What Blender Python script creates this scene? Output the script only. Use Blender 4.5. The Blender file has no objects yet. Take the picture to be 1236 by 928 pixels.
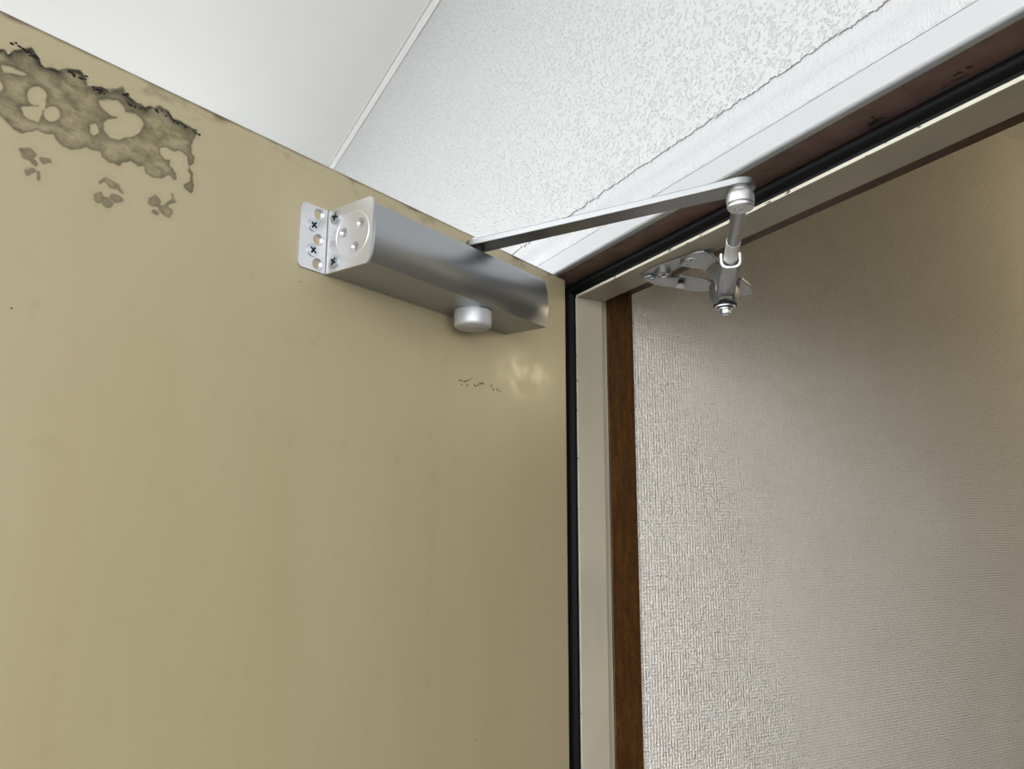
import bpy, bmesh, math, random
import numpy as np
from mathutils import Vector, Matrix

random.seed(7)
scene = bpy.context.scene
COL = scene.collection
ZS = 2.0                                   # height of the frame soffit above the floor

# ------------------------------------------------------------------ camera
cam_data = bpy.data.cameras.new('camera')
cam = bpy.data.objects.new('camera', cam_data)
COL.objects.link(cam)
cam_data.sensor_fit = 'HORIZONTAL'
cam_data.sensor_width = 36.0
cam_data.lens = 36.0 * 928.0 / 1236.0
cam_data.clip_start = 0.01
cam_data.clip_end = 300
_r = Vector((0.45891546, 0.88847192, 0.00377554))
_u = Vector((0.16055417, -0.08710777, 0.98317577))
_f = Vector((-0.87385294, 0.45058838, 0.18262297))
cam.matrix_world = Matrix(((_r.x, _u.x, -_f.x, 0.82396534), (_r.y, _u.y, -_f.y, -0.4897102),
                           (_r.z, _u.z, -_f.z, ZS - 0.32480986), (0, 0, 0, 1)))
scene.camera = cam

# ------------------------------------------------------------------ sky and exposure
world = bpy.data.worlds.new('overcast_sky')
scene.world = world
world.use_nodes = True
bg = world.node_tree.nodes['Background']
bg.inputs['Color'].default_value = (0.96, 0.98, 1.0, 1)
bg.inputs['Strength'].default_value = 1.0
scene.view_settings.view_transform = 'Standard'
scene.view_settings.look = 'None'
scene.view_settings.gamma = 1.0
scene.view_settings.use_curve_mapping = False
scene.view_settings.exposure = 2.58

# ------------------------------------------------------------------ helpers
def lin(r, g, b):
    def c(v):
        v /= 255.0
        return v / 12.92 if v <= 0.04045 else ((v + 0.055) / 1.055) ** 2.4
    return (c(r), c(g), c(b), 1.0)

class NT:
    """small wrapper to write node materials briefly"""
    def __init__(self, name, rough=0.5, metal=0.0, color=(0.5, 0.5, 0.5, 1), spec=0.5):
        self.m = bpy.data.materials.new(name)
        self.m.use_nodes = True
        self.t = self.m.node_tree
        self.b = self.t.nodes['Principled BSDF']
        self.b.inputs['Base Color'].default_value = color
        self.b.inputs['Roughness'].default_value = rough
        self.b.inputs['Metallic'].default_value = metal
        self.b.inputs['Specular IOR Level'].default_value = spec
        tc = self.t.nodes.new('ShaderNodeTexCoord')
        self.co = tc.outputs['Object']
    def link(self, a, b): self.t.links.new(a, b)
    def setin(self, sock, v):
        if hasattr(v, 'is_output'): self.link(v, sock)
        else: sock.default_value = v
    def mapping(self, scale=(1, 1, 1), rot=(0, 0, 0), vec=None):
        n = self.t.nodes.new('ShaderNodeMapping')
        self.link(vec or self.co, n.inputs['Vector'])
        n.inputs['Scale'].default_value = scale
        n.inputs['Rotation'].default_value = rot
        return n.outputs['Vector']
    def noise(self, scale, detail=3, rough=0.55, vec=None, dist=0.0):
        n = self.t.nodes.new('ShaderNodeTexNoise')
        self.link(vec or self.co, n.inputs['Vector'])
        n.inputs['Scale'].default_value = scale
        n.inputs['Detail'].default_value = detail
        n.inputs['Roughness'].default_value = rough
        n.inputs['Distortion'].default_value = dist
        return n.outputs['Fac']
    def voronoi(self, scale, vec=None, feature='F1'):
        n = self.t.nodes.new('ShaderNodeTexVoronoi')
        n.feature = feature
        self.link(vec or self.co, n.inputs['Vector'])
        n.inputs['Scale'].default_value = scale
        return n.outputs['Distance']
    def wave(self, scale, direction='X', dist=0.0, dscale=1.0, vec=None):
        n = self.t.nodes.new('ShaderNodeTexWave')
        n.bands_direction = direction
        self.link(vec or self.co, n.inputs['Vector'])
        n.inputs['Scale'].default_value = scale
        n.inputs['Distortion'].default_value = dist
        n.inputs['Detail Scale'].default_value = dscale
        return n.outputs['Fac']
    def ramp(self, fac, lo, hi):
        n = self.t.nodes.new('ShaderNodeMapRange')
        n.interpolation_type = 'SMOOTHSTEP'
        self.link(fac, n.inputs['Value'])
        n.inputs['From Min'].default_value = lo
        n.inputs['From Max'].default_value = hi
        return n.outputs['Result']
    def math(self, op, a, b=0.0):
        n = self.t.nodes.new('ShaderNodeMath')
        n.operation = op
        self.setin(n.inputs[0], a)
        self.setin(n.inputs[1], b)
        return n.outputs[0]
    def mix(self, fac, a, b):
        n = self.t.nodes.new('ShaderNodeMix')
        n.data_type = 'RGBA'
        self.setin(n.inputs[0], fac)
        self.setin(n.inputs[6], a)
        self.setin(n.inputs[7], b)
        return n.outputs[2]
    def attr(self, name):
        n = self.t.nodes.new('ShaderNodeAttribute')
        n.attribute_name = name
        return n.outputs['Fac']
    def axis(self, i):
        n = self.t.nodes.new('ShaderNodeSeparateXYZ')
        self.link(self.co, n.inputs[0])
        return n.outputs[i]
    def color(self, v): self.setin(self.b.inputs['Base Color'], v)
    def rough(self, v): self.setin(self.b.inputs['Roughness'], v)
    def bump(self, h, strength=0.3, distance=0.001):
        n = self.t.nodes.new('ShaderNodeBump')
        n.inputs['Strength'].default_value = strength
        n.inputs['Distance'].default_value = distance
        self.link(h, n.inputs['Height'])
        self.link(n.outputs['Normal'], self.b.inputs['Normal'])

# ------------------------------------------------------------------ materials
def door_paint(n):
    big = n.noise(3.2, 3, vec=n.mapping((1.6, 1, 0.55)))
    streak = n.noise(9, 4, vec=n.mapping((1.6, 1, 0.12)))
    fine = n.noise(45, 4)
    c = n.mix(n.ramp(big, 0.42, 0.68), lin(*DOOR_A), lin(*DOOR_B))
    c = n.mix(n.math('MULTIPLY', n.ramp(streak, 0.5, 0.8), 0.2), c, lin(*DOOR_C))
    c = n.mix(n.math('MULTIPLY', n.ramp(fine, 0.55, 0.8), 0.12), c, lin(128, 116, 86))
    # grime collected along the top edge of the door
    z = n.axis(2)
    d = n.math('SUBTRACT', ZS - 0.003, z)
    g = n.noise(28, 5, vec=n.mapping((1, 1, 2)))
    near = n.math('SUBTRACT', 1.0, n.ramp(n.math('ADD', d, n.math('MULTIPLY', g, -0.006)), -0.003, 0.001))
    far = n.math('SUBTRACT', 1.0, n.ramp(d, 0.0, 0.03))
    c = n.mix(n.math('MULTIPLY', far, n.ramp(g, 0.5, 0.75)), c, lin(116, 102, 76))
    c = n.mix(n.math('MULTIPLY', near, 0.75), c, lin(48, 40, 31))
    return c

WALLC, CEILC = (174, 175, 175), (226, 226, 225)
DOOR_A, DOOR_B, DOOR_C = (173, 161, 130), (169, 157, 124), (158, 138, 108)

M = {}
n = NT('door_paint', 0.42, spec=0.4)
n.color(door_paint(n))
rr = n.noise(6, 4, vec=n.mapping((1, 1, 0.5)))
# a hand-polished glossier spot on the paint near the hinge edge
sx, sz = n.axis(0), n.axis(2)
dx = n.math('DIVIDE', n.math('SUBTRACT', sx, 0.075), 0.075)
dz = n.math('DIVIDE', n.math('SUBTRACT', sz, ZS - 0.150), 0.035)
q = n.math('ADD', n.math('MULTIPLY', dx, dx), n.math('MULTIPLY', dz, dz))
spot = n.math('MULTIPLY', n.math('SUBTRACT', 1.0, n.ramp(q, 0.1, 1.1)), n.ramp(n.noise(40, 4), 0.35, 0.65))
n.rough(n.math('SUBTRACT', n.math('ADD', n.math('MULTIPLY', rr, 0.12), 0.30), n.math('MULTIPLY', spot, 0.09)))
n.bump(n.math('ADD', n.noise(60, 3), n.noise(14, 2)), 0.06, 0.0012)
M['door'] = n.m

n = NT('sticker_residue', 0.7, spec=0.25)
base = door_paint(n)
a, e, t = n.attr('residue'), n.attr('rim'), n.attr('torn')
fib = n.noise(75, 5, 0.65, vec=n.mapping((1.0, 1, 1.6), rot=(0, 0.5, 0)))
fib2 = n.noise(260, 4)
rc = n.mix(n.ramp(fib, 0.32, 0.68), lin(98, 90, 66), lin(150, 140, 108))
rc = n.mix(n.math('MULTIPLY', n.ramp(fib2, 0.5, 0.75), 0.45), rc, lin(84, 76, 56))
rc = n.mix(n.math('MULTIPLY', e, n.ramp(fib, 0.1, 0.7)), rc, lin(76, 70, 57))
rc = n.mix(n.math('MULTIPLY', e, 0.5), rc, lin(72, 66, 53))
rc = n.mix(t, rc, lin(34, 31, 27))
thin = n.ramp(n.noise(48, 5, 0.65, vec=n.mapping((1, 1, 1.4))), 0.42, 0.66)
body = n.math('MULTIPLY', n.math('SUBTRACT', 1.0, n.math('MAXIMUM', e, t)), n.math('MULTIPLY', thin, 0.6))
n.color(n.mix(n.math('MULTIPLY', a, n.math('SUBTRACT', 1.0, body)), base, rc))
n.bump(fib, 0.25, 0.0006)
M['residue'] = n.m

n = NT('black_grime', 0.85, color=lin(30, 27, 24)); M['grime'] = n.m
n = NT('brown_scuff', 0.7, color=lin(96, 84, 56)); M['scuff'] = n.m

n = NT('textured_wall', 0.28, color=lin(*WALLC), spec=0.5)
v = n.voronoi(230, feature='SMOOTH_F1')
blob = n.ramp(n.noise(265, 2, 0.5), 0.52, 0.70)
h = n.math('ADD', n.math('ADD', blob, n.math('MULTIPLY', n.noise(420, 3), 0.3)), n.math('MULTIPLY', n.math('SUBTRACT', 1.0, v), 0.35))
n.bump(h, 0.75, 0.0019)
M['stucco'] = n.m

n = NT('sealant_band', 0.4, color=lin(174, 174, 176))
n.bump(n.noise(210, 4, 0.6, vec=n.mapping((1.4, 1, 0.5))), 1.0, 0.0026)
M['sealant'] = n.m

n = NT('white_frame_paint', 0.34, color=lin(164, 166, 168))
n.bump(n.noise(120, 2), 0.03, 0.0005)
M['white_paint'] = n.m

n = NT('white_ceiling', 0.45, color=lin(*CEILC))
n.bump(n.noise(30, 2), 0.02, 0.001)
M['ceiling'] = n.m
n = NT('white_moulding', 0.3, color=lin(196, 196, 195)); M['moulding'] = n.m

n = NT('mauve_frame_paint', 0.55, spec=0.2)
q = n.noise(30, 5)
n.color(n.mix(n.ramp(q, 0.35, 0.7), lin(126, 103, 96), lin(106, 86, 80)))
n.bump(n.noise(70, 4), 0.2, 0.001)
M['mauve'] = n.m
n = NT('bare_dark_steel', 0.6, color=lin(38, 33, 30)); M['chip'] = n.m

n = NT('cream_frame_paint', 0.42, spec=0.4)
q = n.noise(18, 4, vec=n.mapping((1, 1, 0.4)))
c = n.mix(n.ramp(q, 0.4, 0.7), lin(172, 164, 145), lin(162, 155, 138))
s = n.noise(420, 2)
c = n.mix(n.math('MULTIPLY', n.ramp(s, 0.76, 0.79), 0.7), c, lin(80, 70, 55))
n.color(c)
M['cream'] = n.m

n = NT('cream_lip_paint', 0.35, spec=0.5)
s = n.noise(95, 5, 0.7, vec=n.mapping((0.7, 1, 1.5)))
n.color(n.mix(n.ramp(s, 0.62, 0.64), lin(192, 188, 170), lin(56, 50, 38)))
M['cream_lip'] = n.m

n = NT('black_rubber', 0.55, color=lin(8, 9, 11), spec=0.15); M['rubber'] = n.m

n = NT('stained_wood', 0.45, spec=0.35)
g = n.noise(22, 5, 0.6, vec=n.mapping((6, 6, 0.9)))
g2 = n.noise(150, 4, 0.7, vec=n.mapping((5, 5, 0.9)))
c = n.mix(n.ramp(g, 0.35, 0.7), lin(62, 37, 12), lin(86, 55, 18))
c = n.mix(n.math('MULTIPLY', n.ramp(g2, 0.48, 0.62), 0.8), c, lin(38, 20, 5))
n.color(c)
n.bump(g2, 0.15, 0.0006)
M['wood'] = n.m

n = NT('woven_wallpaper', 0.75, spec=0.2)
vt = n.noise(1.0, 2, 0.5, vec=n.mapping((450, 450, 120)))
ht = n.noise(1.0, 2, 0.5, vec=n.mapping((120, 120, 450)))
pick = n.ramp(n.noise(140, 2), 0.4, 0.6)
wy = n.wave(66, 'Y', 2.4, 3.5)
wz = n.wave(72, 'Z', 2.4, 3.5)
up = n.math('ADD', n.math('MULTIPLY', wy, 0.45), vt)
side = n.math('ADD', n.math('MULTIPLY', wz, 0.42), ht)
h = n.math('ADD', n.math('MULTIPLY', up, n.math('ADD', n.math('MULTIPLY', pick, 0.55), 0.45)),
           n.math('MULTIPLY', side, n.math('SUBTRACT', 0.9, n.math('MULTIPLY', pick, 0.55))))
base = n.mix(n.ramp(n.noise(4, 2), 0.3, 0.7), lin(240, 234, 226), lin(235, 229, 222))
n.color(n.mix(n.math('MULTIPLY', n.math('SUBTRACT', 1.0, n.ramp(h, 0.55, 1.15)), 0.5), base, lin(214, 208, 200)))  # grooves between threads darker: shade of the weave put into the colour
n.bump(h, 1.0, 0.0030)
M['wallpaper'] = n.m

n = NT('hall_far_wall', 0.7, color=lin(112, 98, 80)); M['hallfar'] = n.m
n = NT('silver_paint', 0.33, 0.92, color=lin(164, 166, 169))
M['silver'] = n.m
n = NT('brushed_steel', 0.36, 0.85, color=lin(208, 208, 210))
n.bump(n.noise(500, 3), 0.05, 0.0002)
M['steel'] = n.m
n = NT('zinc_screw', 0.28, 0.9, color=lin(190, 196, 200)); M['zinc'] = n.m
n = NT('bright_aluminium', 0.4, 0.6, color=lin(226, 226, 226)); M['alu'] = n.m
n = NT('black_recess', 0.8, color=lin(18, 18, 18)); M['dark'] = n.m
n = NT('arm_steel', 0.36, 0.9, color=lin(140, 141, 142)); M['armsteel'] = n.m
n = NT('grey_cap_plastic', 0.4, 0.35, color=lin(190, 190, 192)); M['cap'] = n.m
n = NT('corridor_floor', 0.7, color=lin(176, 174, 168))
n.color(n.mix(n.noise(8, 4), lin(92, 90, 86), lin(80, 78, 75)))
M['cfloor'] = n.m
n = NT('hall_floor', 0.5)
n.color(n.mix(n.noise(6, 4, vec=n.mapping((8, 0.6, 1))), lin(48, 37, 24), lin(40, 30, 19)))
M['hfloor'] = n.m
n = NT('concrete_ground', 0.9)
n.color(n.mix(n.noise(0.6, 5), lin(140, 140, 136), lin(120, 120, 116)))
M['ground'] = n.m

# ------------------------------------------------------------------ mesh helpers
def sharpen(bm, ang=35):
    lim = math.radians(ang)
    for e in bm.edges:
        e.smooth = len(e.link_faces) == 2 and e.calc_face_angle(3.2) < lim
    for f in bm.faces: f.smooth = True

def finish(bm, recalc=True, ang=35):
    if recalc: bmesh.ops.recalc_face_normals(bm, faces=bm.faces)
    sharpen(bm, ang)

def obj(name, bm, mats, parent=None, shift=True, recalc=True, ang=35, bevel=0.0, seg=2):
    finish(bm, recalc, ang)
    if shift and parent is not None:
        p = parent
        while p.parent is not None: p = p.parent
        bmesh.ops.transform(bm, matrix=p.matrix_world.inverted(), verts=bm.verts)
    me = bpy.data.meshes.new(name)
    bm.to_mesh(me); bm.free()
    for mm in (mats if isinstance(mats, (list, tuple)) else [mats]): me.materials.append(M[mm])
    o = bpy.data.objects.new(name, me)
    COL.objects.link(o)
    if parent is not None: o.parent = parent
    if bevel > 0:
        b = o.modifiers.new('bevel', 'BEVEL')
        b.width = bevel; b.segments = seg; b.limit_method = 'ANGLE'; b.angle_limit = math.radians(40)
        b.harden_normals = False
    return o

def empty(name, loc, rotz=0.0):
    o = bpy.data.objects.new(name, None)
    COL.objects.link(o)
    o.empty_display_size = 0.05
    o.location = loc
    o.rotation_euler = (0, 0, rotz)
    o.matrix_world = Matrix.Translation(loc) @ Matrix.Rotation(rotz, 4, 'Z')
    return o

def tag(o, label, cat, group=None, kind=None):
    o['label'] = label; o['category'] = cat
    if group: o['group'] = group
    if kind: o['kind'] = kind
    return o

def box(bm, x0, x1, y0, y1, z0, z1):
    vs = [bm.verts.new((x, y, z)) for x in (x0, x1) for y in (y0, y1) for z in (z0, z1)]
    for f in ((0, 1, 3, 2), (4, 6, 7, 5), (0, 4, 5, 1), (2, 3, 7, 6), (0, 2, 6, 4), (1, 5, 7, 3)):
        bm.faces.new([vs[i] for i in f])

def boxes(*bs):
    bm = bmesh.new()
    for b in bs: box(bm, *b)
    return bm

def prism(bm, pts, T0, T1, caps=True):
    """pts: 2D loop; T0/T1 map (u, v) to 3D for both ends"""
    a = [bm.verts.new(T0(*p)) for p in pts]
    b = [bm.verts.new(T1(*p)) for p in pts]
    k = len(pts)
    for i in range(k):
        bm.faces.new((a[i], a[(i + 1) % k], b[(i + 1) % k], b[i]))
    if caps:
        bm.faces.new(a[::-1]); bm.faces.new(b)

def fill_loops(bm, loops):
    es = []
    for L in loops:
        for i in range(len(L)):
            v, w = L[i], L[(i + 1) % len(L)]
            es.append(bm.edges.get((v, w)) or bm.edges.new((v, w)))
    vs = list({v for L in loops for v in L})
    keepco = {v: v.co.copy() for v in vs}
    c0 = sum((v.co for v in vs), Vector()) / len(vs)
    for v in vs: v.co = (v.co - c0) * 1000.0
    bmesh.ops.triangle_fill(bm, use_beauty=True, use_dissolve=False, edges=es)
    for v in vs: v.co = keepco[v]

def plate(bm, outline, holes, T, th):
    """plate between w=0 and w=th; holes are (front loop, back loop, depth, capped)"""
    of = [bm.verts.new(T(u, v, th)) for u, v in outline]
    ob = [bm.verts.new(T(u, v, 0)) for u, v in outline]
    fl, bl = [of], [ob]
    k = len(outline)
    for i in range(k): bm.faces.new((of[i], of[(i + 1) % k], ob[(i + 1) % k], ob[i]))
    dark = []
    for hf, hb, depth, cap in holes:
        w = th - depth
        a = [bm.verts.new(T(u, v, th)) for u, v in hf]
        b = [bm.verts.new(T(u, v, w)) for u, v in hb]
        for i in range(len(hf)):
            f = bm.faces.new((a[i], a[(i + 1) % len(a)], b[(i + 1) % len(a)], b[i]))
            if cap: dark.append(f)
        fl.append(a)
        if cap: dark.append(bm.faces.new(b))
        else: bl.append(b)
    fill_loops(bm, fl)
    fill_loops(bm, bl)
    return dark

def circ(cx, cy, r, k=24, ph=0.0):
    return [(cx + r * math.cos(2 * math.pi * i / k + ph), cy + r * math.sin(2 * math.pi * i / k + ph)) for i in range(k)]

def rrect(u0, u1, v0, v1, radii, k=6):
    """rounded rectangle, radii for corners (u0v0, u1v0, u1v1, u0v1)"""
    P = []
    for (cx, cy, a0, r) in ((u0, v0, math.pi, radii[0]), (u1, v0, 1.5 * math.pi, radii[1]), (u1, v1, 0, radii[2]), (u0, v1, 0.5 * math.pi, radii[3])):
        if r <= 0: P.append((cx, cy)); continue
        ox = cx + r if cx == u0 else cx - r
        oy = cy + r if cy == v0 else cy - r
        for i in range(k + 1):
            a = a0 + 0.5 * math.pi * i / k
            P.append((ox + r * math.cos(a), oy + r * math.sin(a)))
    return P

def lathe(bm, prof, axis_pt, ax=Vector((0, 0, 1)), k=40):
    """prof: list of (radius, height along axis)"""
    ax = ax.normalized()
    t1 = ax.orthogonal().normalized(); t2 = ax.cross(t1)
    rings = []
    for r, h in prof:
        if r < 1e-6: rings.append([bm.verts.new(axis_pt + ax * h)]); continue
        rings.append([bm.verts.new(axis_pt + ax * h + (t1 * math.cos(2 * math.pi * i / k) + t2 * math.sin(2 * math.pi * i / k)) * r) for i in range(k)])
    for A, B in zip(rings, rings[1:]):
        for i in range(k):
            j = (i + 1) % k
            if len(A) == 1 and len(B) == 1: continue
            if len(A) == 1: bm.faces.new((A[0], B[j], B[i]))
            elif len(B) == 1: bm.faces.new((A[i], A[j], B[0]))
            else: bm.faces.new((A[i], A[j], B[j], B[i]))

def V(x, y, z): return Vector((x, y, ZS + z))      # z measured from the frame soffit

# door directions: s runs from the hinge to the free edge, o out of the inner face
DS = Vector((0.44363854, -0.8962058, 0)); DN = Vector((0.8962058, 0.44363854, 0))
def D(s, o, z): return DS * s + DN * o + Vector((0, 0, ZS + z))

# ------------------------------------------------------------------ structure: ground, corridor, wall
o = obj('ground', boxes((-60, 60, -80, -1.62, -6.2, -6.0)), 'ground'); tag(o, 'pale grey ground below the open corridor', 'ground', kind='structure')
o = obj('floor', boxes((-5, 5, -1.6, 0.0, -0.15, 0.0)), 'cfloor'); tag(o, 'grey floor of the open corridor', 'floor', kind='structure')
o = obj('floor', boxes((-0.1, 1.3, 0.0, 4.3, -0.12, 0.002)), 'hfloor'); tag(o, 'brown floor of the entrance hall', 'floor', kind='structure')
o = obj('wall_outer', boxes((-5, 5, -1.6, -1.48, 0.0, 1.1)), 'ceiling'); tag(o, 'low white parapet of the open corridor', 'wall', kind='structure')
CZ = ZS + 0.711
o = obj('ceiling', boxes((-5, 5, -1.6, 0.0, CZ, CZ + 0.15)), 'ceiling'); tag(o, 'smooth white corridor ceiling', 'ceiling', kind='structure')

# exterior wall around the opening
OX0, OX1 = -0.0434, 0.86                    # rebate sides of the opening
FW = 0.0235                                 # visible width of the frame face
bm = boxes((-5, OX0 - FW, 0.004, 0.1405, 0, CZ), (OX1 + FW, 5, 0.004, 0.1405, 0, CZ), (OX0 - FW, OX1 + FW, 0.004, 0.1405, ZS + FW, CZ))
wall = obj('wall_front', bm, 'white_paint'); tag(wall, 'white textured outside wall above the doorway', 'wall', kind='structure')
# sealant band between frame and texture: a shallow hollow
prof = [(0.004, FW + 0.0013), (-0.0010, FW + 0.0013), (-0.0016, FW + 0.0022), (-0.0024, 0.033), (-0.0026, 0.040), (-0.0012, 0.046), (0.0004, 0.051), (0.0010, 0.057), (0.0006, 0.063), (0.0002, 0.068), (0.0002, 0.074), (0.0042, 0.074)]
bm = bmesh.new()
prism(bm, prof, lambda y, z: V(OX0 - 0.09, y, z), lambda y, z: V(OX1 + 0.09, y, z))
obj('sealant_band', bm, 'sealant', wall, shift=False, ang=50)
# textured coat with a ragged lower border
bm = bmesh.new()
pts = []
x = OX0 - 0.09
amp = 0.0
while x < OX1 + 0.09:
    amp = 0.75 * amp + random.uniform(-0.0009, 0.0009)
    pts.append((x, 0.0675 + amp + random.uniform(-0.0009, 0.0009)))
    x += random.uniform(0.0009, 0.0024)
x1 = pts[-1][0]
low = pts
outl = low + [(x1, 0.6852), (low[0][0], 0.6852)]
Tf = lambda u, v: V(u, -0.0014, v)
Tb = lambda u, v: V(u, 0.0045, v)
a = [bm.verts.new(Tf(*p)) for p in outl]; b = [bm.verts.new(Tb(*p)) for p in outl]
for i in range(len(outl)): bm.faces.new((a[i], a[(i + 1) % len(a)], b[(i + 1) % len(a)], b[i]))
fill_loops(bm, [a]); fill_loops(bm, [b])
obj('textured_coat', bm, 'stucco', wall, shift=False)
bm = boxes((-5, OX0 - 0.09, -0.0014, 0.004, 0, ZS + 0.6852), (x1, 5, -0.0014, 0.004, 0, ZS + 0.6852))
obj('textured_coat', bm, 'stucco', wall, shift=False)
# ceiling moulding
bm = bmesh.new()
prof = [(0.003, 0.711), (-0.0115, 0.711), (-0.0122, 0.7095), (-0.0115, 0.7080), (-0.0060, 0.7076), (-0.0045, 0.7060), (-0.0045, 0.6880), (-0.0030, 0.6868), (0.003, 0.6868)]
prism(bm, prof, lambda y, z: V(-5, y, z), lambda y, z: V(5, y, z))
o = obj('trim_3', bm, 'moulding'); tag(o, 'thin white moulding between ceiling and textured wall', 'moulding', kind='structure')

# ------------------------------------------------------------------ structure: steel door frame
Y1, Y2, ZSTOP = 0.0453, 0.0858, -0.0199
Y2H, YF, YW = 0.0885, 0.0970, 0.1405
XST = -0.0234
XST1 = OX1 - 0.02
frame = empty('trim_1', (0, 0, 0)); tag(frame, 'painted steel door frame, white outside and cream inside', 'door frame', kind='structure')
def arc(cy, cz, r, a0, a1, k=6):
    return [(cy + r * math.cos(math.radians(a0 + (a1 - a0) * i / k)), cz + r * math.sin(math.radians(a0 + (a1 - a0) * i / k))) for i in range(k + 1)]
# white face with rolled lower edge, wrapping a little onto the soffit
prof = [(0.004, FW), (-0.0022, FW)] + [(-0.0022, 0.0036)] + arc(0.0014, 0.0036, 0.0036, 180, 270) + [(0.0068, 0.0), (0.0068, 0.004), (0.004, 0.004)]
bm = bmesh.new(); prism(bm, prof, lambda y, z: V(OX0 - FW, y, z), lambda y, z: V(OX1 + FW, y, z)); obj('head_face', bm, 'white_paint', frame)
for sgn, X in ((-1, OX0), (1, OX1)):
    bm = bmesh.new()
    P = [(0.004, FW), (-0.0022, FW), (-0.0022, 0.0036)] + arc(0.0014, 0.0036, 0.0036, 180, 270) + [(0.0068, 0.0), (0.0068, 0.004), (0.004, 0.004)]
    prism(bm, P, lambda y, d: Vector((X + sgn * d, y, 0)), lambda y, d: Vector((X + sgn * d, y, ZS)))
    obj('jamb_face', bm, 'white_paint', frame)
bm = boxes((OX0, OX1, 0.0066, Y1, ZS + 0.0004, ZS + 0.02)); sof = obj('head_rebate', bm, 'mauve', frame)
bm = boxes((OX0 - 0.02, OX0, 0.0066, Y1, 0, ZS)); obj('jamb_rebate', bm, 'mauve', frame)
bm = boxes((OX1, OX1 + 0.02, 0.0066, Y1, 0, ZS)); obj('jamb_rebate', bm, 'mauve', frame)
# door stop: head and both jambs
bm = boxes((XST, XST1, Y1, Y2H, ZS + ZSTOP, ZS + 0.02)); obj('head_stop', bm, 'cream', frame, bevel=0.0006)
bm = boxes((OX0 - 0.02, XST, Y1, Y2, 0, ZS + 0.02)); obj('jamb_stop', bm, 'cream', frame, bevel=0.0006)
bm = boxes((XST1, OX1 + 0.02, Y1, Y2, 0, ZS + 0.02)); obj('jamb_stop', bm, 'cream', frame, bevel=0.0006)
# worn pale lip on the stop edges
bm = boxes((XST - 0.001, XST1 + 0.001, Y1 - 0.0012, Y1 + 0.0002, ZS + ZSTOP, ZS + ZSTOP + 0.0036)); obj('stop_lip', bm, 'cream_lip', frame, bevel=0.0004)
bm = boxes((XST - 0.0024, XST, Y1 - 0.0012, Y1 + 0.0002, 0, ZS + ZSTOP)); obj('stop_lip', bm, 'cream_lip', frame, bevel=0.0003)
bm = boxes((XST1, XST1 + 0.0036, Y1 - 0.0012, Y1 + 0.0002, 0, ZS + ZSTOP)); obj('stop_lip', bm, 'cream_lip', frame, bevel=0.0003)
# inner flange of the frame
bm = boxes((OX0 - 0.02, XST - 0.0070, Y2, YF, 0, ZS + 0.012)); obj('inner_flange', bm, 'cream', frame)
bm = boxes((XST1 + 0.0070, OX1 + 0.02, Y2, YF, 0, ZS + 0.012)); obj('inner_flange', bm, 'cream', frame)
bm = boxes((OX0 - 0.02, OX1 + 0.02, Y2H, YF, ZS + 0.0, ZS + 0.015)); obj('inner_flange', bm, 'cream', frame)
# rubber gasket: base strip with a bulb, along head and jambs
gp = [(Y1, 0.0), (0.0432, 0.0), (0.0424, -0.0022)] + arc(0.0408, -0.0078, 0.0052, 110, 262, 10) + [(0.0428, -0.0142), (0.0434, -0.0163), (Y1, -0.0163)]
bm = bmesh.new(); prism(bm, gp, lambda y, z: V(OX0, y, z), lambda y, z: V(OX1, y, z)); obj('gasket', bm, 'rubber', frame)
for sgn, X in ((1, OX0), (-1, OX1)):
    bm = bmesh.new()
    prism(bm, gp, lambda y, z: Vector((X - sgn * z * 1.07, y, 0)), lambda y, z: Vector((X - sgn * z * 1.07, y, ZS)))
    obj('gasket', bm, 'rubber', frame)
# chipped patches of the soffit paint
CHIPS = [[(0.4423, 0.0328), (0.4443, 0.0335), (0.4478, 0.0328), (0.4499, 0.0322), (0.4506, 0.0292), (0.4502, 0.0254), (0.4526, 0.0256), (0.4522, 0.0292), (0.4512, 0.0332), (0.455, 0.0331), (0.4556, 0.0371), (0.4535, 0.0361), (0.4516, 0.0354), (0.4484, 0.0369), (0.4449, 0.0377), (0.4411, 0.0382), (0.4386, 0.0381), (0.4416, 0.036)]] + [[(0.5277, 0.0279), (0.5299, 0.0275), (0.5326, 0.0314), (0.5301, 0.0313), (0.5275, 0.0312)], [(0.5172, 0.0295), (0.5204, 0.0283), (0.5231, 0.0287), (0.524, 0.0316), (0.522, 0.0315), (0.5204, 0.0308), (0.5175, 0.0312)], [(0.5128, 0.0321), (0.513, 0.035), (0.5179, 0.0358), (0.5244, 0.036), (0.5231, 0.0371), (0.5175, 0.0374), (0.5123, 0.0361)], [(0.503, 0.0374), (0.5068, 0.037), (0.5102, 0.0371), (0.5067, 0.0381), (0.5029, 0.0386)]]
bm = bmesh.new()
for L in CHIPS:
    f = bm.faces.new([bm.verts.new((x, y, ZS + 0.00025)) for x, y in L])
    r = bmesh.ops.extrude_face_region(bm, geom=[f])
    for v in r['geom']:
        if isinstance(v, bmesh.types.BMVert): v.co.z += 0.0004
o = obj('chipped_paint', bm, 'chip', frame); o['label'] = 'dark bare patches where mauve paint has flaked'

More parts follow.
